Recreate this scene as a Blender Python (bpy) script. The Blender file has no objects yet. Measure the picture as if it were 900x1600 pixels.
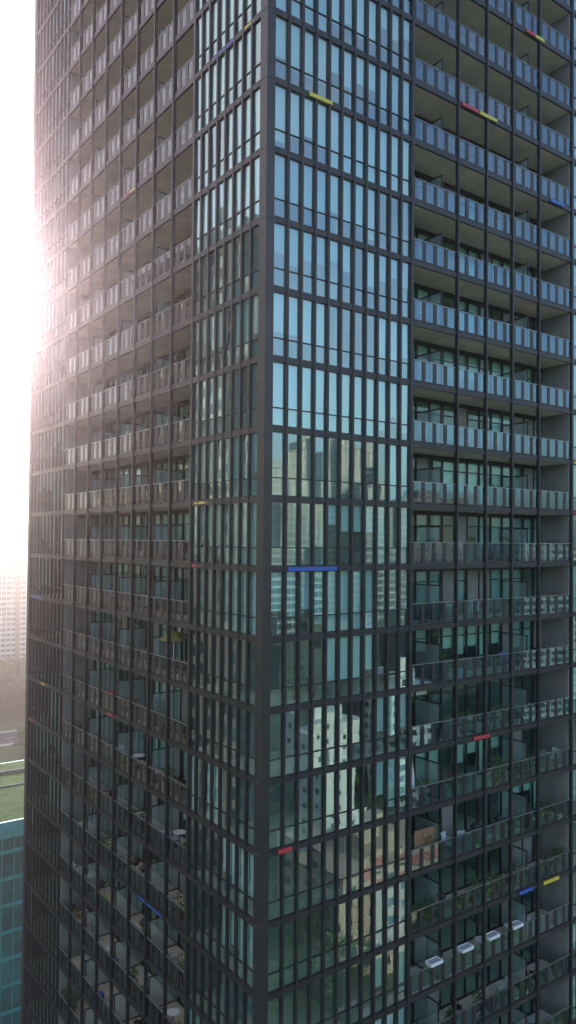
import bpy, math, random
from mathutils import Vector, Matrix
random.seed(7)
scene=bpy.context.scene
COL=scene.collection
CAMP=Vector((-18.45,-26.90,75.0))

# ------------------------------------------------------------ materials
def new_mat(name):
    m=bpy.data.materials.new(name); m.use_nodes=True
    nt=m.node_tree; b=nt.nodes['Principled BSDF']
    return m,nt,b
def mat(name,col,rough=0.6,metal=0.0,var=0.15,scale=3.0,spec=0.5,bump=0.0,bscale=20):
    m,nt,b=new_mat(name)
    tc=nt.nodes.new('ShaderNodeTexCoord')
    n=nt.nodes.new('ShaderNodeTexNoise'); n.inputs['Scale'].default_value=scale; n.inputs['Detail'].default_value=5
    nt.links.new(tc.outputs['Object'],n.inputs['Vector'])
    r=nt.nodes.new('ShaderNodeValToRGB')
    r.color_ramp.elements[0].position=0.3; r.color_ramp.elements[1].position=0.7
    r.color_ramp.elements[0].color=tuple(c*(1-var) for c in col)+(1,)
    r.color_ramp.elements[1].color=tuple(min(1,c*(1+var)) for c in col)+(1,)
    nt.links.new(n.outputs['Fac'],r.inputs['Fac']); nt.links.new(r.outputs['Color'],b.inputs['Base Color'])
    b.inputs['Roughness'].default_value=rough; b.inputs['Metallic'].default_value=metal
    b.inputs['Specular IOR Level'].default_value=spec
    if bump>0:
        n2=nt.nodes.new('ShaderNodeTexNoise'); n2.inputs['Scale'].default_value=bscale
        nt.links.new(tc.outputs['Object'],n2.inputs['Vector'])
        bp=nt.nodes.new('ShaderNodeBump'); bp.inputs['Strength'].default_value=bump; bp.inputs['Distance'].default_value=0.05
        nt.links.new(n2.outputs['Fac'],bp.inputs['Height']); nt.links.new(bp.outputs['Normal'],b.inputs['Normal'])
    return m
def glass_mat(name,ior,tint,refl,wave=0.02,wscale=0.9,base=0.0,rough=0.0):
    m=bpy.data.materials.new(name); m.use_nodes=True; nt=m.node_tree; nt.nodes.clear()
    o=nt.nodes.new('ShaderNodeOutputMaterial'); mx=nt.nodes.new('ShaderNodeMixShader')
    tr=nt.nodes.new('ShaderNodeBsdfTransparent'); tr.inputs['Color'].default_value=tint+(1,)
    gl=nt.nodes.new('ShaderNodeBsdfGlossy'); gl.inputs['Color'].default_value=refl+(1,); gl.inputs['Roughness'].default_value=rough
    fr=nt.nodes.new('ShaderNodeFresnel'); fr.inputs['IOR'].default_value=ior
    geo=nt.nodes.new('ShaderNodeNewGeometry')
    tc=nt.nodes.new('ShaderNodeTexCoord'); nz=nt.nodes.new('ShaderNodeTexNoise'); nz.inputs['Scale'].default_value=wscale; nz.inputs['Detail'].default_value=1.0
    nt.links.new(tc.outputs['Object'],nz.inputs['Vector'])
    bp=nt.nodes.new('ShaderNodeBump'); bp.inputs['Strength'].default_value=1.0; bp.inputs['Distance'].default_value=wave
    nt.links.new(nz.outputs['Fac'],bp.inputs['Height']); nt.links.new(bp.outputs['Normal'],gl.inputs['Normal'])
    ma=nt.nodes.new('ShaderNodeMath'); ma.operation='ADD'; ma.use_clamp=True; ma.inputs[1].default_value=base
    nt.links.new(fr.outputs['Fac'],ma.inputs[0])
    mb=nt.nodes.new('ShaderNodeMix'); mb.data_type='FLOAT'
    nt.links.new(geo.outputs['Backfacing'],mb.inputs['Factor']); nt.links.new(ma.outputs[0],mb.inputs['A']); mb.inputs['B'].default_value=0.12
    nt.links.new(mb.outputs['Result'],mx.inputs['Fac']); nt.links.new(tr.outputs[0],mx.inputs[1]); nt.links.new(gl.outputs[0],mx.inputs[2])
    nt.links.new(mx.outputs[0],o.inputs['Surface'])
    return m
M_FRAME=mat('dark_anodised_aluminium',(0.034,0.033,0.033),0.42,0.15,0.25,1.2)
M_RAILTOP=mat('brushed_aluminium_rail',(0.34,0.34,0.34),0.35,0.7,0.1,1.2)
M_BAND=mat('dark_band_metal',(0.034,0.033,0.033),0.45,0.1,0.25,1.0)
M_COL=mat('corner_cladding',(0.042,0.041,0.041),0.42,0.2,0.15,0.6)
M_GLASS=glass_mat('facade_glass',1.85,(0.64,0.85,0.81),(0.72,0.89,0.92),0.0014,0.7,0.23)
M_RGLASS=glass_mat('railing_glass',1.5,(0.60,0.76,0.80),(0.70,0.86,1.0),0.001,1.2,0.10)
M_RGLASS2=glass_mat('railing_glass_pale_refl',1.5,(0.60,0.70,0.70),(0.86,0.82,0.86),0.001,1.2,0.04)  # same glass on the left face, pale pinkish reflection put into the tint
M_BGLASS=glass_mat('balcony_door_glass',1.55,(0.62,0.85,0.80),(0.75,1.0,0.95),0.001,1.0,0.06)
def frosted():
    m,nt,b=new_mat('frosted_glass'); b.inputs['Base Color'].default_value=(.34,.42,.40,1); b.inputs['Roughness'].default_value=.3
    tc=nt.nodes.new('ShaderNodeTexCoord'); n=nt.nodes.new('ShaderNodeTexNoise'); n.inputs['Scale'].default_value=.7
    r=nt.nodes.new('ShaderNodeMapRange'); r.inputs['To Min'].default_value=.25; r.inputs['To Max'].default_value=.5
    nt.links.new(tc.outputs['Object'],n.inputs['Vector']); nt.links.new(n.outputs['Fac'],r.inputs['Value']); nt.links.new(r.outputs[0],b.inputs['Alpha'])
    return m
M_FROST=frosted()
M_CONC=mat('soffit_concrete',(0.80,0.68,0.53),0.85,0,0.14,0.8,0.2)
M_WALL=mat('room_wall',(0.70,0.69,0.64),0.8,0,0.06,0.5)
M_WALL_SHADED=mat('room_wall_shaded',(0.25,0.26,0.25),0.8,0,0.1,0.5)  # same room wall, dimness of the lower floors put into the colour
M_DARKWALL=mat('balcony_wall',(0.24,0.23,0.21),0.6,0,0.15,1)
M_BL=[mat('white_roller_blind',(0.86,0.88,0.86),0.8,0,0.03,0.6),mat('cream_roller_blind',(0.80,0.79,0.72),0.8,0,0.03,0.6),mat('grey_roller_blind',(0.60,0.66,0.68),0.8,0,0.03,0.6)]
M_YEL=mat('yellow_enamel',(0.70,0.56,0.06),0.4,0,0.05)
M_RED=mat('red_enamel',(0.58,0.05,0.07),0.4,0,0.05)
M_BLU=mat('blue_enamel',(0.04,0.12,0.48),0.4,0,0.05)
M_WHITE=mat('white_paint',(0.80,0.80,0.78),0.5,0,0.04)
M_BLACK=mat('black_plastic',(0.03,0.03,0.03),0.5,0,0.1)
M_WOOD=mat('warm_timber',(0.28,0.16,0.09),0.6,0,0.25,6)
M_REED=mat('reed_mat',(0.50,0.36,0.20),0.8,0,0.3,14)
M_OLIVE=mat('olive_canvas',(0.20,0.21,0.05),0.8,0,0.12)
M_TERRA=mat('terracotta',(0.40,0.16,0.08),0.8,0,0.1)
M_LEAF=mat('leaf_green',(0.06,0.12,0.03),0.7,0,0.45,1.2)
M_BARK=mat('bark',(0.10,0.07,0.05),0.9,0,0.3,4)
M_GREY=mat('grey_fabric',(0.35,0.36,0.38),0.8,0,0.1)

# ------------------------------------------------------------ mesh helpers
class MB:
    def __init__(s,mats): s.v=[];s.f=[];s.mi=[];s.mats=mats
    def box(s,x0,y0,z0,x1,y1,z1,m=0):
        if x0>x1:x0,x1=x1,x0
        if y0>y1:y0,y1=y1,y0
        if z0>z1:z0,z1=z1,z0
        i=len(s.v)
        s.v+=[(x0,y0,z0),(x1,y0,z0),(x1,y1,z0),(x0,y1,z0),(x0,y0,z1),(x1,y0,z1),(x1,y1,z1),(x0,y1,z1)]
        s.f+=[(i,i+3,i+2,i+1),(i+4,i+5,i+6,i+7),(i,i+1,i+5,i+4),(i+1,i+2,i+6,i+5),(i+2,i+3,i+7,i+6),(i+3,i,i+4,i+7)]
        s.mi+=[m]*6
    def poly(s,pts,m=0):
        i=len(s.v); s.v+=[tuple(p) for p in pts]; s.f.append(tuple(range(i,i+len(pts)))); s.mi.append(m)
    def cyl(s,p0,p1,r0,r1,n=8,m=0):
        p0=Vector(p0);p1=Vector(p1);d=(p1-p0).normalized()
        a=d.orthogonal().normalized();b=d.cross(a)
        i=len(s.v)
        for p,r in((p0,r0),(p1,r1)):
            for k in range(n):
                t=2*math.pi*k/n; s.v.append(tuple(p+a*math.cos(t)*r+b*math.sin(t)*r))
        for k in range(n):
            k2=(k+1)%n; s.f.append((i+k,i+k2,i+n+k2,i+n+k)); s.mi.append(m)
        s.f.append(tuple(i+n-1-k for k in range(n))); s.mi.append(m)
        s.f.append(tuple(i+n+k for k in range(n))); s.mi.append(m)
    def mesh(s,name):
        me=bpy.data.meshes.new(name); me.from_pydata(s.v,[],s.f)
        for m in s.mats: me.materials.append(m)
        me.polygons.foreach_set('material_index',s.mi); me.update(); return me
    def obj(s,name,parent=None):
        o=bpy.data.objects.new(name,s.mesh(name)); COL.objects.link(o)
        if parent: o.parent=parent
        return o
    def fb(s,F,t0,t1,n0,n1,z0,z1,m=0):
        if F=='R': s.box(t0,-n0,z0,t1,-n1,z1,m)
        else: s.box(-n0,t0,z0,-n1,t1,z1,m)
    def fq(s,F,t0,t1,n,z0,z1,m=0,tilt=0.0):
        a=random.uniform(-tilt,tilt)*(t1-t0)*.5; b=random.uniform(-tilt,tilt)*(z1-z0)*.5
        pts=[(t0,n-a-b,z0),(t1,n+a-b,z0),(t1,n+a+b,z1),(t0,n-a+b,z1)]
        if F=='R': s.poly([(t,-q,z) for t,q,z in pts],m)
        else: s.poly([(-q,t,z) for t,q,z in pts][::-1],m)
def empty(name,loc,label,cat,group=None):
    o=bpy.data.objects.new(name,None); COL.objects.link(o); o.location=loc
    o['label']=label;o['category']=cat
    if group:o['group']=group
    return o
def top(o,label,cat,group=None):
    o['label']=label;o['category']=cat
    if group:o['group']=group
    return o

# ------------------------------------------------------------ the tower
WX,WY=31.8,30.9
NF=42; FH=3.0
def fz(k): return 73.78+FH*(k-24)
tower=empty('tower',(0,0,0),'tall dark glass residential tower with recessed balconies and coloured panels','building')
R0,R1,R2=0.30,8.60,21.95; L0,L1,L2=0.42,6.28,23.85
NR,NRB,NR2=11,17,12; NL,NLB,NL2=8,24,9
REC=1.9
for k in range(NF+1):
    z=fz(k)
    b=MB([M_CONC]); b.box(0.02,0.02,z-0.12,WX-.3,WY-.3,z+0.12,0)
    slab=b.obj('floor_slab',tower)
    b=MB([M_BAND])
    h=0.135
    b.fb('R',R0,R1,-0.06,0.09,z-h,z+h); b.fb('R',R1,R2,-0.05,0.07,z-h,z+h*.95); b.fb('R',R2,WX-.4,-0.06,0.09,z-h,z+h)
    b.fb('L',L0,L1,-0.06,0.09,z-h,z+h); b.fb('L',L1,L2,-0.05,0.07,z-h,z+h*.95); b.fb('L',L2,WY-.4,-0.06,0.09,z-h,z+h)
    o=b.obj('floor_band',slab)
    if k==NF: continue
    b=MB([M_WALL if k>=23 else M_WALL_SHADED]); z0=z+.125; z1=z+FH-.125
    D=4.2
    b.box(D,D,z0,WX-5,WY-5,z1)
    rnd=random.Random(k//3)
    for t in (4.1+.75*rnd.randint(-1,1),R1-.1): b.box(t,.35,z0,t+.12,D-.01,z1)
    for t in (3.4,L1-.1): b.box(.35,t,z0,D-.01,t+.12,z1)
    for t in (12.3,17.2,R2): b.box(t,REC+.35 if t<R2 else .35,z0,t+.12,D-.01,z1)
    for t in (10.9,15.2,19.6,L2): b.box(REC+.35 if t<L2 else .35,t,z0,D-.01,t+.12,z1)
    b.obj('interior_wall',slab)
b=MB([M_BAND]); b.box(WX-.29,0.4,0,WX,WY-.3,fz(NF)+1.2); b.obj('rear_wall',tower)
b=MB([M_BAND]); b.box(0.4,WY-.29,0,WX-.3,WY,fz(NF)+1.2); b.obj('rear_wall',tower)
for (x0,y0,x1,y1) in ((-.13,-.13,R0,L0),(WX-.42,-.14,WX+.1,.3),(-.14,WY-.42,.3,WY+.1)):
    b=MB([M_COL]); b.box(x0,y0,0,x1,y1,fz(NF)+1.2)
    for k in range(NF):
        b.box(x0-.012,y0-.012,fz(k)-.03,x1,y1,fz(k)+.03)
    o=b.obj('corner_column',tower)
    bv=o.modifiers.new('bevel','BEVEL'); bv.width=0.01; bv.segments=1
def modules(a,b,n): return [a+(b-a)*i/n for i in range(n+1)]
segs=[('R',modules(R0,R1,NR)),('R',modules(R2,WX-.42,NR2)),('L',modules(L0,L1,NL)),('L',modules(L2,WY-.42,NL2))]
for F,ts in segs:
    for i,t in enumerate(ts):
        if (t in (R0,L0)) : continue
        w=.055 if 0<i<len(ts)-1 else .08
        b=MB([M_FRAME]); b.fb(F,t-w,t+w,-.05,.13 if F=='R' else .11,0,fz(NF)+.8); b.obj('mullion',tower)
for F,ts in (('R',(11.92,14.18,16.37,18.76)),('L',modules(L1,L2,8)[1:-1])):
    for t in ts:
        b=MB([M_FRAME]); b.fb(F,t-.05,t+.05,-.06,.14,0,fz(NF)+.8); b.obj('balcony_post',tower)
def dist(F,t,z):
    p=Vector((t,0,z)) if F=='R' else Vector((0,t,z)); return (p-CAMP).length
wins=[];blinds=[]
for si,(F,ts) in enumerate(segs):
    for k in range(NF):
        rnd=random.Random(si*1000+k*7+3)
        z=fz(k)
        state=None
        for i in range(len(ts)-1):
            if i%4==0 or state is None:
                p=0.94 if k>=25 else (0.6 if k>=23 else 0.36)
                if rnd.random()<p: state=(rnd.choice([.95,.95,.95,1.7,.18,.18,.18]),rnd.choices([0,1,2],[6,2,2])[0])
                else: state=(None,0)
            wins.append((dist(F,(ts[i]+ts[i+1])/2,z+1.5),F,ts[i],ts[i+1],z))
            if state[0] is not None and rnd.random()<.95:
                zb=state[0]+ (rnd.choice([0,0,0,.3,-.4]) if state[0]>.5 else 0)
                blinds.append((dist(F,(ts[i]+ts[i+1])/2,z+1.5),F,ts[i],ts[i+1],z,max(.17,zb),state[1]))
wins.sort(key=lambda w:w[0]); blinds.sort(key=lambda w:w[0])
def add_win(b,w):
    _,F,t0,t1,z=w
    tz=z+.92
    b.fq(F,t0+.04,t1-.04,0.0,z+.135,tz,0,.012); b.fq(F,t0+.04,t1-.04,0.0,tz,z+FH-.135,0,.012)
    b.fb(F,t0+.056,t1-.056,-.04,.04,tz-.025,tz+.025,1)
    b.fb(F,t0+.056,t1-.056,-.04,.03,z+.14,z+.175,1)
def add_blind(b,w):
    _,F,t0,t1,z,zb,c=w
    b.fb(F,t0+.04,t1-.04,-.16,-.155,z+zb,z+FH-.14,c)
    b.fb(F,t0+.04,t1-.04,-.18,-.14,z+zb-.03,z+zb,c)
def parts(lst,fn,mats,name):
    for w in lst[:100]:
        b=MB(mats); fn(b,w); b.obj(name,tower)
    if len(lst)>100:
        b=MB(mats)
        for w in lst[100:]: fn(b,w)
        o=b.obj(name,tower); o['kind']='stuff'
parts(wins,add_win,[M_GLASS,M_FRAME],'window')
parts(blinds,add_blind,M_BL,'window_blind')
RM=(R2-R1)/NRB; LM=(L2-L1)/NLB
unitsR=[(0,3),(3,12),(12,17)]; unitsL=[(0,6),(6,12),(12,18),(18,24)]
rail=[];back=[];divs=[]
for k in range(NF):
    z=fz(k)
    for F,t0,mw,us in (('R',R1,RM,unitsR),('L',L1,LM,unitsL)):
        for a,c in us:
            d=dist(F,t0+mw*(a+c)/2,z)
            rail.append((d,F,t0+mw*a,mw,c-a,z)); back.append((d,F,t0+mw*a,t0+mw*c,z,k))
            if a>0: divs.append((d,F,t0+mw*a,z))
for l in(rail,back,divs): l.sort(key=lambda w:w[0])
def add_rail(b,w):
    _,F,t,mw,n,z=w
    zt=z+1.2; g=0 if F=='R' else 3
    b.fb(F,t+.002,t+mw*n-.002,-.03,.055,zt-.03,zt,2)
    b.fb(F,t+.002,t+mw*n-.002,-.02,.045,z+.16,z+.20,1)
    for i in range(n):
        s=t+i*mw; w_=.24 if F=='R' else .30
        b.fb(F,s+w_+.01,s+mw-.005,.018,.026,z+.2,zt-.031,g) 
        b.fb(F,s+.005,s+w_,-.01,.045,z+.2,zt-.031,1)
def add_back(b,w):
    _,F,t0,t1,z,k=w
    n=-REC
    cnt=max(2,round((t1-t0)/.95)); m=(t1-t0)/cnt
    rnd=random.Random(int(t0*10)*97+k)
    b.fb(F,t0+.002,t1-.002,n-.1,n+.02,z+.12,z+.2,1); b.fb(F,t0+.002,t1-.002,n-.1,n+.02,z+FH-.35,z+FH-.125,1)
    for i in range(cnt+1):
        s=t0+i*m; b.fb(F,max(t0+.003,s-.05),min(t1-.003,s+.05),n-.08,n+.04,z+.2,z+FH-.35,1)
    bl=rnd.random()<(.8 if k>22 else .5); c=rnd.choice([3,4,5])
    for i in range(cnt):
        s=t0+i*m
        if rnd.random()<.12: b.fb(F,s+.05,s+m-.05,n-.05,n,z+.2,z+FH-.35,2); continue
        b.fq(F,s+.05,s+m-.05,n-.01,z+.2,z+2.1,0,.004); b.fq(F,s+.05,s+m-.05,n-.01,z+2.1,z+FH-.35,0,.004)
        b.fb(F,s+.05,s+m-.05,n-.04,n+.02,z+2.07,z+2.13,1)
        if bl and rnd.random()<.75: b.fb(F,s+.04,s+m-.04,n-.2,n-.19,z+rnd.choice([.15,.15,1.0,1.4]),z+FH-.13,c)
def add_div(b,w):
    _,F,t,z=w
    b.fb(F,t-.012,t+.012,-REC+.06,-.18,z+.3,z+1.98,0)
    b.fb(F,t-.03,t+.03,-REC+.06,-.14,z+1.98,z+2.04,1); b.fb(F,t-.03,t+.03,-REC+.06,-.14,z+.24,z+.3,1)
    b.fb(F,t-.03,t+.03,-.18,-.12,z+.12,z+2.04,1); b.fb(F,t-.03,t+.03,-REC+.02,-REC+.06,z+.12,z+2.04,1)
parts(rail,add_rail,[M_RGLASS,M_FRAME,M_RAILTOP,M_RGLASS2],'balcony_railing')
parts(back,add_back,[M_BGLASS,M_FRAME,M_DARKWALL]+M_BL,'balcony_door')
parts(divs,add_div,[M_FROST,M_FRAME],'balcony_divider')
for F,t in(('R',R1+.0),('R',R2),('L',L1),('L',L2)):
    b=MB([M_DARKWALL])
    s=1 if t in(R1,L1) else -1
    for k in range(NF):
        b.fb(F,t+s*.10,t+s*.16,-REC-.1,-.06,fz(k)+.121,fz(k)+FH-.121)
    b.obj('balcony_end_wall',tower)
ACC=[('R',M_YEL,2.0,3.3,31),('R',M_BLU,1.0,3.75,24),('R',M_RED,.62,1.35,20),('R',M_RED,13.1,14.35,21),('R',M_YEL,19.1,20.5,18),('R',M_BLU,16.9,18.1,18),
 ('R',M_RED,12.0,13.3,32),('R',M_YEL,13.4,14.8,32),('R',M_RED,17.3,18.1,34),('R',M_YEL,18.15,18.95,34),('R',M_BLU,19.6,20.9,31),('R',M_YEL,21.95,23,26),('R',M_RED,21.95,23,25),
 ('L',M_YEL,4.95,6.1,25),('L',M_RED,5.65,6.3,24),('L',M_RED,15,16.3,21),('L',M_YEL,27,28,21),('L',M_BLU,9.1,11.9,18),('L',M_RED,29.6,30.4,20),('L',M_BLU,2.9,4.7,32),
 ('L',M_YEL,1.3,2,32),('L',M_RED,14,14.7,31),('L',M_YEL,13.2,13.95,31),('L',M_BLU,28.2,30.2,23),('L',M_RED,9.2,9.9,34),('L',M_YEL,12.3,13,35)]
for F,m,t0,t1,k in ACC:
    off=.14 if F=='R' else -.25
    b=MB([m]); hh=.085 if F=='R' else .05
    b.fb(F,t0+off,t1+off,.092,.16 if F=='R' else .105,fz(k)-hh,fz(k)+hh); o=b.obj('coloured_panel',tower)
    o['label']={M_YEL:'yellow',M_RED:'red',M_BLU:'blue'}[m]+' panel on the slab edge'
b=MB([M_BAND]); b.box(0,0,fz(NF)+.15,WX-.3,.25,fz(NF)+1.1); b.box(0,.25,fz(NF)+.15,.25,WY-.3,fz(NF)+1.1); b.obj('roof_parapet',tower)

# ------------------------------------------------------------ balcony things
def fpos(F,t,n,k): return Vector((t,-n,fz(k)+.125)) if F=='R' else Vector((-n,t,fz(k)+.125))
def part(b,name,par): return b.obj(name,par)
def chair(F,t,n,k,m,lab,rot=0):
    e=empty('chair',fpos(F,t,n,k),lab,'chair'); e.rotation_euler=(0,0,rot)
    b=MB([m]); b.box(-.24,-.24,.42,.24,.24,.47); part(b,'seat',e)
    b=MB([m]); b.poly([(-.24,.22,.55),(.24,.22,.55),(.24,.30,.95),(-.24,.30,.95)]); b.box(-.24,.21,.47,-.2,.25,.95);b.box(.2,.21,.47,.24,.25,.95);b.box(-.2,.22,.6,.2,.25,.9); part(b,'backrest',e)
    for x,y in((-.21,-.21),(.21,-.21),(-.21,.21),(.21,.21)):
        b=MB([M_BLACK]); b.cyl((x*1.1,y*1.1,0),(x,y,.42),.018,.022,6); part(b,'leg',e)
    for x in(-.25,.25):
        b=MB([m]); b.box(x-.02,-.22,.64,x+.02,.22,.67); b.box(x-.015,-.2,.45,x+.015,-.17,.64); part(b,'armrest',e)
def plant(F,t,n,k,h,lab,pm=None):
    e=empty('potted_plant',fpos(F,t,n,k),lab,'plant')
    b=MB([pm or M_TERRA]); b.cyl((0,0,0),(0,0,.34),.13,.19,12); part(b,'pot',e)
    b=MB([M_BARK]); b.cyl((0,0,.3),(0,0,h*.6),.02,.012,6); part(b,'stem',e)
    b=MB([M_LEAF]); r=random.Random(int(t*100)+k)
    for i in range(170):
        a=r.uniform(0,6.28);q=r.uniform(0,1)**.5*.36*min(1.3,h); zz=r.uniform(.36,h)
        q*=1-.5*abs((zz-h*.6)/h)
        c=Vector((q*math.cos(a),q*math.sin(a),zz)); u=Vector((r.gauss(0,1),r.gauss(0,1),r.gauss(0,1))).normalized()*.09; v=u.orthogonal().normalized()*.035
        b.poly([c-u,c-v,c+u,c+v])
    part(b,'foliage',e)
def table(F,t,n,k,lab):
    e=empty('balcony_table',fpos(F,t,n,k),lab,'table')
    b=MB([M_WHITE]); b.cyl((0,0,.7),(0,0,.73),.34,.34,20); part(b,'table_top',e)
    b=MB([M_BLACK]); b.cyl((0,0,.03),(0,0,.7),.03,.03,8); part(b,'pedestal',e)
    b=MB([M_BLACK]); b.cyl((0,0,0),(0,0,.03),.25,.22,16); part(b,'base',e)
def parasol(F,t,n,k,m,lab,openp=True,h=2.35):
    e=empty('parasol',fpos(F,t,n,k),lab,'parasol')
    b=MB([M_WHITE]); b.cyl((0,0,.06),(0,0,h),.022,.018,8); part(b,'pole',e)
    b=MB([M_BLACK]); b.cyl((0,0,0),(0,0,.07),.25,.2,14); part(b,'base',e)
    b=MB([m])
    R=.8 if openp else .13; zb=h-.5 if openp else h-1.4
    for i in range(8):
        a0=i*math.pi/4;a1=a0+math.pi/4
        p0=(R*math.cos(a0),R*math.sin(a0),zb);p1=(R*math.cos(a1),R*math.sin(a1),zb)
        q0=(R*.55*math.cos(a0),R*.55*math.sin(a0),zb+(h-zb)*.6);q1=(R*.55*math.cos(a1),R*.55*math.sin(a1),zb+(h-zb)*.6)
        b.poly([p0,p1,q1,q0]); b.poly([q0,q1,(0,0,h)])
    part(b,'canopy',e)
def grill(F,t,n,k):
    e=empty('barbecue_grill',fpos(F,t,n,k),'black kettle barbecue on a balcony floor','barbecue')
    b=MB([M_BLACK]); b.cyl((0,0,.6),(0,0,.8),.16,.28,14); part(b,'bowl',e)
    b=MB([M_BLACK]); b.cyl((0,0,.81),(0,0,.98),.28,.12,14); part(b,'lid',e)
    for a in(0,2.1,4.2):
        b=MB([M_BLACK]); b.cyl((.3*math.cos(a),.3*math.sin(a),0),(.12*math.cos(a),.12*math.sin(a),.62),.014,.014,6); part(b,'leg',e)
def crate(F,t,n,k,m,lab):
    e=empty('storage_crate',fpos(F,t,n,k),lab,'crate')
    b=MB([m]); w,d,h=.3,.22,.42
    b.box(-w,-d,0,w,d,.03); b.box(-w,-d,.03,w,-d+.03,h); b.box(-w,d-.03,.03,w,d,h); b.box(-w,-d+.03,.03,-w+.03,d-.03,h); b.box(w-.03,-d+.03,.03,w,d-.03,h); part(b,'bin',e)
    b=MB([m]); b.box(-w-.02,-d-.02,h+.002,w+.02,d+.02,h+.05); part(b,'lid',e)
parasol('R',9.6,-.7,20,M_WHITE,'closed white parasol standing on a balcony',False,2.1)
e=empty('wood_screen',fpos('R',10.1,-.35,19),'brown timber privacy screen behind the railing','screen')
b=MB([M_WOOD])
for i in range(9): b.box(-.72+i*.165,-.02,.1,-.72+i*.165+.15,.02,1.75)
part(b,'slats',e); b=MB([M_WOOD]); b.box(-.75,.022,.3,.75,.06,.38); b.box(-.75,.022,1.5,.75,.06,1.58); part(b,'rail',e)
used=[]
for F,t,n,k,m,l,r in (('R',12.2,-.7,19,M_WHITE,'white plastic chair on a balcony',.3),('R',13.2,-.8,19,M_WHITE,'white plastic chair on a balcony',2.5),('R',12.6,-.9,23,M_GREY,'grey fabric armchair on a balcony',.6),('R',14.9,-.8,23,M_RED,'red chair on a balcony',2.2),
  ('R',19.3,-.8,21,M_GREY,'grey fabric armchair on a balcony',1),('R',16.9,-.7,22,M_BLU,'blue chair on a balcony',0),
  ('L',15.0,-.6,19,M_GREY,'grey fabric armchair on a balcony',1.2),('L',9.8,-.5,19,M_WHITE,'white plastic chair behind the railing',1.9),('L',8.9,-.6,19,M_BLU,'blue chair on a balcony',1.2),('L',8.9,-.6,17,M_GREY,'grey fabric armchair on a balcony',1.5),
  ('L',11.6,-.5,20,M_RED,'red chair on a balcony',1.5),('L',16.8,-.5,17,M_YEL,'yellow chair on a balcony',1.5),('L',22.2,-.5,17,M_WHITE,'white plastic chair on a balcony',1.0),('R',2.4,-1.2,23,M_WHITE,'white dining chair inside by the window',1),('R',6.2,-1.4,23,M_WHITE,'white dining chair inside by the window',2),('R',5.7,-1.1,16,M_WHITE,'white dining chair inside by the window',2)):
    chair(F,t,n,k,m,l,r); used.append((F,t,k))
for F,t,n,k,h in (('R',9.4,-.4,18,1.1),('R',10.0,-.45,18,.9),('R',10.5,-.4,18,1.2),('R',15.0,-.4,18,1.3),('R',15.7,-.45,18,1.0),('R',16.3,-.4,18,.8),('R',12.8,-.4,18,.8),('R',1.3,-.7,16,1.3),('R',1.9,-.6,16,1.1),('R',2.3,-.8,22,1.5),('R',3.2,-.7,22,1.2),('R',7.6,-.7,22,1.8),('R',6.2,-.7,18,1.3),('R',19.4,-.4,20,1.3),('R',20.4,-.5,19,1.2),('R',12.2,-.4,16,1.0),('R',14.4,-.4,16,1.2),
  ('L',23.2,-.4,14,1.4),('L',22.3,-.4,14,1.0),('L',18.0,-.4,18,.9),('L',13.3,-.4,16,1.1),('L',20.2,-.4,21,1.2),('L',7.2,-.4,21,1.0)):
    plant(F,t,n,k,h,'leafy green potted plant beside the window' if (F=='R' and t<8.5) else 'leafy green potted plant on a balcony'); used.append((F,t,k))
for F,t,n,k in (('R',12.9,-1.1,23),('R',17.3,-.9,21),('L',9.4,-1.2,19),('L',14,-1,20),('R',4.6,-1.5,23)): table(F,t,n,k,'small round white table'); used.append((F,t,k))
parasol('L',9.8,-.95,22,M_OLIVE,'open olive green parasol on a balcony',True,2.3); used.append(('L',9.8,22))
for a in (('R',11.7,-.9,17),('R',19.8,-.9,22),('L',12.7,-.8,18)): grill(*a); used.append((a[0],a[1],a[3]))
for F,t,n,k,m,l in (('L',16,-.4,16,M_BLU,'blue plastic storage crate on a balcony'),('L',18,-.4,15,M_BLU,'blue plastic storage crate on a balcony'),('R',14.6,-1.2,20,M_GREY,'grey storage crate on a balcony'),('L',9.8,-.4,16,M_WOOD,'brown storage crate on a balcony'),('R',19.2,-1.2,17,M_WHITE,'white storage crate on a balcony')): crate(F,t,n,k,m,l); used.append((F,t,k))
divt={'R':[R1+RM*3,R1+RM*12],'L':[L1+LM*6,L1+LM*12,L1+LM*18]}
rc=random.Random(21)
cm=[(M_WHITE,'white plastic'),(M_GREY,'grey fabric'),(M_WOOD,'brown wooden'),(M_BLACK,'black metal'),(M_BLU,'blue'),(M_RED,'red')]
tries=0; made=0
while made<140 and tries<3000:
    tries+=1
    F=rc.choice('RRL'); k=rc.randint(15,25); t=rc.uniform(R1+.7,R2-.6) if F=='R' else rc.uniform(L1+.7,L2-.6)
    if any(u[0]==F and u[2]==k and abs(u[1]-t)<.8 for u in used) or any(abs(t-d)<.5 for d in divt[F]): continue
    used.append((F,t,k)); made+=1
    n=-rc.uniform(.5,1.2); q=rc.random()
    if q<.42:
        m,l=rc.choices(cm,[3,4,3,4,.6,.6])[0]; chair(F,t,n,k,m,l+' chair on a balcony',rc.uniform(0,6.28))
    elif q<.78: plant(F,t,-.42,k,rc.uniform(.7,1.5),'leafy green potted plant on a balcony')
    elif q<.83: table(F,t,-.7,k,'small round white table on a balcony')
    elif q<.9: grill(F,t,-.8,k)
    else:
        m,l=rc.choice(cm[:4]); crate(F,t,-.5,k,m,l+' storage crate on a balcony')
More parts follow.
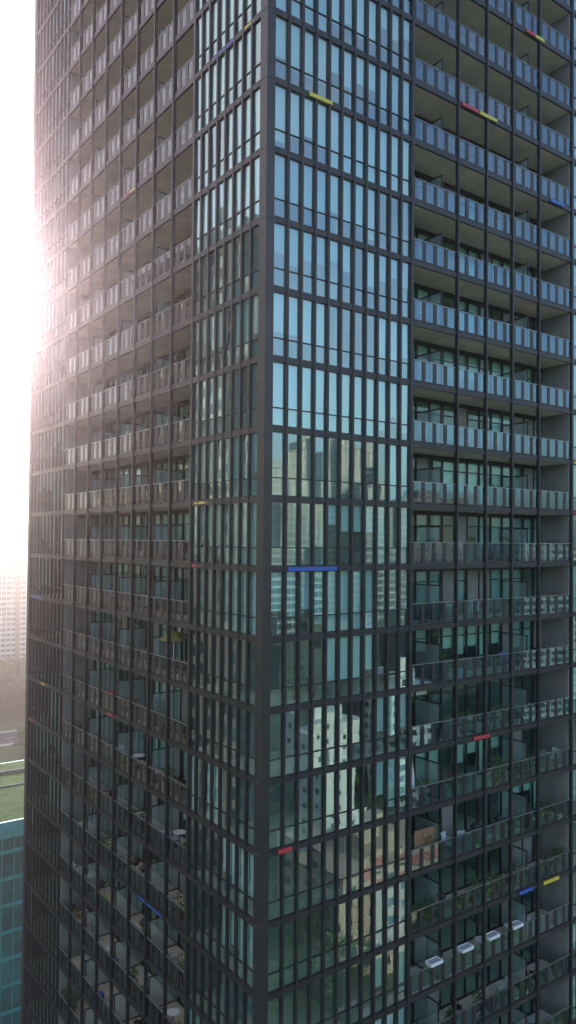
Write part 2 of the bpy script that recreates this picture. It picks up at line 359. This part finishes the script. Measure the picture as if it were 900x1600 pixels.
for t in (10.5,12.8,14.9,16.9):
    e=empty('planter_tray',(t,.02,fz(17)+1.21),'white planter tray clipped over the railing','planter','planter trays on the railing')
    b=MB([M_WHITE]); b.box(-.42,-.22,0,.42,.22,.03); b.box(-.42,-.22,.03,.42,-.19,.16); b.box(-.42,.19,.03,.42,.22,.16); b.box(-.42,-.19,.03,-.39,.19,.16); b.box(.39,-.19,.03,.42,.19,.16); part(b,'tray',e)
    b=MB([M_GREY]); b.box(-.39,-.19,.031,.39,.19,.12); part(b,'soil',e)
for t in (13.0,15.2,16.9):
    b=MB([M_REED]); b.box(t-.6,.05,fz(17)+.2,t+.6,.07,fz(17)+1.12)
    top(b.obj('reed_screen'),'tan reed mat tied inside the balcony railing','screen','reed screens')

# ------------------------------------------------------------ neighbouring buildings
def block(name,x0,y0,x1,y1,h,wm,gm,fh=3.0,bay=3.0,sp=1.1,pier=.5,label='',rot=0):
    cx,cy=(x0+x1)/2,(y0+y1)/2
    e=empty(name,(cx,cy,0),label,'building'); e.rotation_euler=(0,0,rot)
    X,Y=(x1-x0)/2,(y1-y0)/2
    b=MB([gm]); b.box(-X+.25,-Y+.25,0,X-.25,Y-.25,h-.3); o=b.obj('window',e); o['kind']='stuff'
    b=MB([wm]); n=int(h/fh)
    for i in range(n+1):
        z=i*fh; zz=min(h,z+sp); 
        b.box(-X,-Y,z,X,-Y+.2,zz); b.box(-X,Y-.2,z,X,Y,zz); b.box(-X,-Y+.2,z,-X+.2,Y-.2,zz); b.box(X-.2,-Y+.2,z,X,Y-.2,zz)
    for L,s in((X,0),(Y,1)):
        m=max(1,round(2*L/bay))
        for i in range(m+1):
            c=-L+2*L*i/m; c0=max(-L+.01,c-pier/2);c1=min(L-.01,c+pier/2)
            for sg in(-1,1):
                if s==0: b.box(c0,sg*(Y+.03),0,c1,sg*(Y-.18),h)
                else: b.box(sg*(X+.03),c0,0,sg*(X-.18),c1,h)
    b.obj('wall',e)
    b=MB([wm]); b.box(-X-.05,-Y-.05,h,X+.05,Y+.05,h+.25); b.box(-X*.35,-Y*.4,h+.25,X*.35,Y*.4,h+4); b.obj('roof',e)
    return e
G_DK=mat('neighbour_glass',(0.05,0.08,0.09),0.08,0,0.3,0.3,1.0)
G_TL=mat('teal_curtain_glass',(0.02,0.15,0.15),0.1,0,0.5,0.25,1.0)
C_PALE=mat('pale_concrete',(0.32,0.37,0.36),0.8,0,0.08,0.2)
C_WHITE=mat('white_render',(0.50,0.55,0.53),0.8,0,0.06,0.2)
C_BRICK=mat('brown_brick',(0.26,0.18,0.15),0.9,0,0.15,0.5)
C_TAN=mat('tan_brick',(0.36,0.29,0.22),0.9,0,0.15,0.5)
C_TEAL=mat('teal_copper',(0.05,0.30,0.30),0.6,0,0.15,0.5)
C_GREY=mat('roof_gravel',(0.20,0.20,0.20),0.9,0,0.2,0.5)
C_DARK=mat('dark_green_cladding',(0.04,0.065,0.055),0.6,0,0.3,0.3)
C_FASC=mat('faded_red_fascia',(0.36,0.13,0.11),0.7,0,0.15,0.3)
def vR(x,D): 
    a=(x-450)/1205; return (-18.45+D*(.5906+.807*a), 26.90+D*(-.807+.5906*a))
for x,D,w,d,h,m,sp,pr,l in ((452,300,18,16,107,C_PALE,1.0,.4,'pale concrete apartment tower with rows of balconies'),(540,340,18,16,117,C_PALE,1.0,.4,'pale apartment tower with rows of balconies'),(495,390,16,16,121,C_PALE,1.0,.4,'pale apartment tower with rows of balconies'),(585,330,12,14,98,C_PALE,1.0,.4,'pale concrete apartment tower with rows of balconies'),
   (510,235,46,12,46,C_DARK,1.4,1.0,'dark green clad mid-rise building'),(506,160,9,10,38,C_WHITE,2.0,2.2,'white rendered mid-rise building'),(630,215,12,12,36,C_WHITE,1.4,1.0,'white mid-rise building with strip windows'),(570,142,24,14,20,C_TAN,1.6,1.4,'tan brick low-rise building with shops'),(720,260,30,20,60,C_DARK,1.3,.9,'dark green clad apartment block'),(830,330,30,20,80,C_PALE,1.3,.9,'pale concrete apartment tower'),(400,400,30,30,95,C_TAN,1.3,.9,'tan brick apartment tower'),(660,420,40,30,98,C_BRICK,1.3,.9,'brown brick apartment tower')):
    cx,cy=vR(x,D); e=block('apartment_block',cx-w/2,cy-d/2,cx+w/2,cy+d/2,h,m,G_DK,3,3.2,sp,pr,l,0 if h<60 else .2)
    if h==20:
        b=MB([C_FASC]); b.box(-12.1,7.1,17.0,12.1,7.2,18.6); b.obj('fascia_band',e)
block('apartment_block',-66,58,-36,92,118,C_BRICK,G_DK,3,3,1.2,1.0,'tall brown brick apartment tower')
block('apartment_block',-110,150,-70,190,90,C_TAN,G_DK,3,3,1.2,1.0,'tan brick apartment tower')
e=block('apartment_block',66.5,390.9,113.5,406,63.6,mat('light_concrete',(0.62,0.62,0.62),0.8,0,0.06,0.2),G_DK,2.75,2.6,1.25,.5,'pale concrete slab apartment block with brick end bays')
b=MB([C_BRICK])
for i in range(5): b.box(-23+i*10.2,-8.1,0,-21+i*10.2,-7.6,63.3)
b.obj('brick_pier',e)
tb=block('office_building',-40,80,38,110,36.0,C_TEAL,G_TL,3.6,1.6,.5,.16,'low office building with teal glass walls and a planted roof')
b=MB([C_TEAL,C_GREY]); b.box(-39.4,-15.4,34.6,39.4,-15.06,36.2,0); b.box(-39.3,-15.05,36.26,39.3,-14.6,36.7,0); b.box(-39.3,8,36.26,39.3,8.4,36.8,1); b.box(-39.3,1,36.26,39.3,1.3,36.6,1); b.obj('parapet',tb)
b=MB([mat('sedum_roof',(0.07,0.12,0.04),0.95,0,0.4,0.7,0.1)]); b.box(-39,-14,36.26,39,.9,36.4); b.box(-39,1.4,36.26,39,7.9,36.38); b.box(-39,8.5,36.26,39,14.2,36.38); b.obj('planted_roof',tb)
b=MB([C_GREY]); b.box(-10,3,36.39,-2,7,38.2); b.box(4,3.5,36.39,9,6.5,37.9); b.box(-24,3,36.39,-17,7,38.0); b.obj('roof_equipment',tb)

# ------------------------------------------------------------ ground, roads
m,nt,bs=new_mat('ground_mix')
tc=nt.nodes.new('ShaderNodeTexCoord')
n1=nt.nodes.new('ShaderNodeTexNoise'); n1.inputs['Scale'].default_value=.012; n1.inputs['Detail'].default_value=8; nt.links.new(tc.outputs['Object'],n1.inputs['Vector'])
cr=nt.nodes.new('ShaderNodeValToRGB'); cr.color_ramp.elements[0].position=.38; cr.color_ramp.elements[1].position=.60
cr.color_ramp.elements[0].color=(.06,.10,.04,1); cr.color_ramp.elements[1].color=(.26,.25,.23,1)
e_=cr.color_ramp.elements.new(.5); e_.color=(.11,.13,.08,1)
nt.links.new(n1.outputs['Fac'],cr.inputs['Fac']); nt.links.new(cr.outputs['Color'],bs.inputs['Base Color']); bs.inputs['Roughness'].default_value=.95; bs.inputs['Specular IOR Level'].default_value=.1
b=MB([m]); 
N=48; rs=[0,200,500,1200,3000,9000,30000]
b.v.append((0,0,0))
for r in rs[1:]:
    for i in range(N): b.v.append((r*math.cos(6.28319*i/N),r*math.sin(6.28319*i/N),0))
for i in range(N): b.f.append((0,1+i,1+(i+1)%N)); b.mi.append(0)
for j in range(len(rs)-2):
    for i in range(N): a=1+j*N; b.f.append((a+i,a+N+i,a+N+(i+1)%N,a+(i+1)%N)); b.mi.append(0)
g=b.obj('ground'); g['kind']='structure'
M_ASPH=mat('asphalt',(0.055,0.055,0.058),0.9,0,0.2,0.8); M_PAVE=mat('pavement_concrete',(0.34,0.33,0.31),0.9,0,0.1,1.0)
def road(x0,y0,x1,y1,alongx):
    b=MB([M_ASPH]); b.box(x0,y0,-.2,x1,y1,.012); o=b.obj('road'); o['kind']='structure'
    b=MB([M_PAVE])
    if alongx: b.box(x0,y0-3,-.2,x1,y0,.14); b.box(x0,y1,-.2,x1,y1+3,.14)
    else: b.box(x0-3,y0,-.2,x0,y1,.14); b.box(x1,y0,-.2,x1+3,y1,.14)
    o=b.obj('pavement'); o['kind']='structure'
    b=MB([M_WHITE])
    L=(x1-x0) if alongx else (y1-y0); i=0
    while i<L:
        if alongx: b.box(x0+i,(y0+y1)/2-.08,.0121,x0+i+3,(y0+y1)/2+.08,.018)
        else: b.box((x0+x1)/2-.08,y0+i,.0121,(x0+x1)/2+.08,y0+i+3,.018)
        i+=9
    o=b.obj('road_marking'); o['kind']='structure'
road(-300,262,500,278,True); road(-300,-62,500,-48,True); road(170,-600,182,-66,False)

# ------------------------------------------------------------ trees
def tree_meshes(seed):
    r=random.Random(seed)
    b=MB([M_BARK]); b.cyl((0,0,0),(0,0,4.5),.32,.2,8)
    for i in range(7):
        a=i*.9+r.random(); q=r.uniform(1.5,3.2); z=r.uniform(6,9.5); s=(0,0,r.uniform(3,4.5)); tip=(q*math.cos(a),q*math.sin(a),z); b.cyl(s,tip,.14,.05,5)
    tm=b.mesh('trunk')
    b=MB([M_LEAF,M_LEAF2])
    for i in range(26):
        a=r.uniform(0,6.28);q=r.uniform(0,1)**.5*4.0;z=r.uniform(4,11.5); q*=math.sqrt(max(.15,1-((z-7)/5.2)**2)); c=Vector((q*math.cos(a),q*math.sin(a),z)); R=r.uniform(.8,1.6); mi=r.choice([0,0,1])
        for j in range(46):
            u=Vector((r.gauss(0,1),r.gauss(0,1),r.gauss(0,.8))).normalized()*R*r.uniform(.6,1.05); p=c+u
            d=Vector((r.gauss(0,1),r.gauss(0,1),r.gauss(0,1))).normalized()*.3; v=d.orthogonal().normalized()*.24
            b.poly([p-d,p-v,p+d,p+v],mi)
    return tm,b.mesh('crown')
M_LEAF2=mat('leaf_light',(0.09,0.16,0.05),0.7,0,0.3,1.2)
TM=[tree_meshes(s) for s in(1,2,3)]
def tree(x,y,s):
    tm,cm=random.choice(TM)
    e=empty('tree',(x,y,0),'broad green deciduous tree standing on grass','tree','trees around the blocks'); e.scale=(s,s,s); e.rotation_euler=(0,0,random.uniform(0,6))
    for nme,me in(('trunk',tm),('crown',cm)):
        o=bpy.data.objects.new(nme,me); COL.objects.link(o); o.parent=e
for i in range(90): 
    tree(random.uniform(60,130),random.uniform(284,384),random.uniform(.9,1.5))
for i in range(14): tree(random.uniform(60,110),random.uniform(240,258),random.uniform(.7,1.1))
for i in range(90):
    x=random.uniform(430,860);D=random.uniform(90,230); cx,cy=vR(x,D)
    if abs(cy+55)<12 : continue
    tree(cx,cy,random.uniform(.8,1.5))
b=MB([M_LEAF,M_LEAF2]); r=random.Random(5)
for i in range(5000):
    az=math.radians(r.uniform(58,86)); D=r.uniform(470,4500); x=-19+D*math.cos(az); y=-29+D*math.sin(az); s=r.uniform(5,11)
    pts=[(x+s*math.cos(q)*r.uniform(.7,1.2),y+s*math.sin(q)*r.uniform(.7,1.2),r.uniform(4,8)) for q in(0,1.57,3.14,4.71)]
    for q in range(4): b.poly([(pts[q][0],pts[q][1],-1),(pts[(q+1)%4][0],pts[(q+1)%4][1],-1),pts[(q+1)%4],pts[q]],i%2); b.poly([pts[q],pts[(q+1)%4],(x,y,r.uniform(9,13))],i%2)
o=b.obj('distant_wood'); o['kind']='stuff'

# ------------------------------------------------------------ air: distance haze box, with veil and pink sun glow added through its colour
hm=bpy.data.materials.new('glow_haze'); hm.use_nodes=True; nt=hm.node_tree; nt.nodes.clear()
o_=nt.nodes.new('ShaderNodeOutputMaterial'); vs=nt.nodes.new('ShaderNodeVolumeScatter')
vs.inputs['Color'].default_value=(1,.74,.85,1); vs.inputs['Density'].default_value=.00095; vs.inputs['Anisotropy'].default_value=.87
nt.links.new(vs.outputs[0],o_.inputs['Volume'])
b=MB([hm]); b.box(-900,-900,-1,1200,5000,150); o=b.obj('glow_haze_box'); o['kind']='structure'  # volume of haze, added to glow near the sun

# ------------------------------------------------------------ light
SE,SA=16.5,74.3
w=bpy.data.worlds.new('World'); scene.world=w; w.use_nodes=True; nt=w.node_tree
bg=nt.nodes['Background']; sk=nt.nodes.new('ShaderNodeTexSky'); sk.sky_type='NISHITA'; sk.sun_disc=False
sk.sun_elevation=math.radians(SE); sk.sun_rotation=math.radians(90-SA); sk.dust_density=2.5; sk.air_density=1.0; sk.altitude=100
mu=nt.nodes.new('ShaderNodeVectorMath'); mu.operation='MULTIPLY'; mu.inputs[1].default_value=(2.6,2.65,2.85)
nt.links.new(sk.outputs['Color'],mu.inputs[0])
tc=nt.nodes.new('ShaderNodeTexCoord'); cn=nt.nodes.new('ShaderNodeTexNoise'); cn.inputs['Scale'].default_value=2.2; cn.inputs['Detail'].default_value=7; cn.inputs['Roughness'].default_value=.6
nt.links.new(tc.outputs['Generated'],cn.inputs['Vector'])
dt=nt.nodes.new('ShaderNodeVectorMath'); dt.operation='DOT_PRODUCT'; dt.inputs[1].default_value=(-.55,.66,.5); nt.links.new(tc.outputs['Generated'],dt.inputs[0])
m1=nt.nodes.new('ShaderNodeMapRange'); m1.inputs['From Min'].default_value=.3; m1.inputs['From Max'].default_value=1.0; m1.inputs['To Min'].default_value=0; m1.inputs['To Max'].default_value=.45
nt.links.new(dt.outputs['Value'],m1.inputs['Value'])
ad=nt.nodes.new('ShaderNodeMath'); ad.operation='ADD'; nt.links.new(cn.outputs['Fac'],ad.inputs[0]); nt.links.new(m1.outputs[0],ad.inputs[1])
m2=nt.nodes.new('ShaderNodeMapRange'); m2.inputs['From Min'].default_value=.52; m2.inputs['From Max'].default_value=.95; m2.inputs['To Max'].default_value=.8
nt.links.new(ad.outputs[0],m2.inputs['Value'])
mxw=nt.nodes.new('ShaderNodeMix'); mxw.data_type='RGBA'; nt.links.new(m2.outputs[0],mxw.inputs['Factor']); nt.links.new(mu.outputs[0],mxw.inputs['A']); mxw.inputs['B'].default_value=(10,9.2,9.7,1)
nt.links.new(mxw.outputs['Result'],bg.inputs['Color']); bg.inputs['Strength'].default_value=0.15
sd=bpy.data.lights.new('sun','SUN'); sd.energy=5.0; sd.angle=math.radians(.5); sd.color=(1,.94,.88)
so=bpy.data.objects.new('sun',sd); COL.objects.link(so)
dirv=Vector((math.cos(math.radians(SA))*math.cos(math.radians(SE)),math.sin(math.radians(SA))*math.cos(math.radians(SE)),math.sin(math.radians(SE))))
so.rotation_euler=dirv.to_track_quat('Z','Y').to_euler(); so.location=(0,0,200)

# ------------------------------------------------------------ camera
cd=bpy.data.cameras.new('camera'); co=bpy.data.objects.new('camera',cd); COL.objects.link(co)
cd.sensor_fit='VERTICAL'; cd.sensor_height=24; cd.lens=24*1205/1600; cd.clip_start=.1; cd.clip_end=60000
cd.shift_y=24/1600
az=math.radians(53.8); pt=math.radians(1.0); rl=math.radians(.45)
fwd=Vector((math.cos(az)*math.cos(pt),math.sin(az)*math.cos(pt),math.sin(pt)))
rt=Vector((math.sin(az),-math.cos(az),0)); up=rt.cross(fwd)
up2=up*math.cos(rl)-rt*math.sin(rl); rt2=rt*math.cos(rl)+up*math.sin(rl)
M=Matrix((rt2,up2,-fwd)).transposed().to_4x4(); M.translation=CAMP
co.matrix_world=M
scene.camera=co
scene.view_settings.view_transform='Standard'; scene.view_settings.look='None'; scene.view_settings.exposure=0
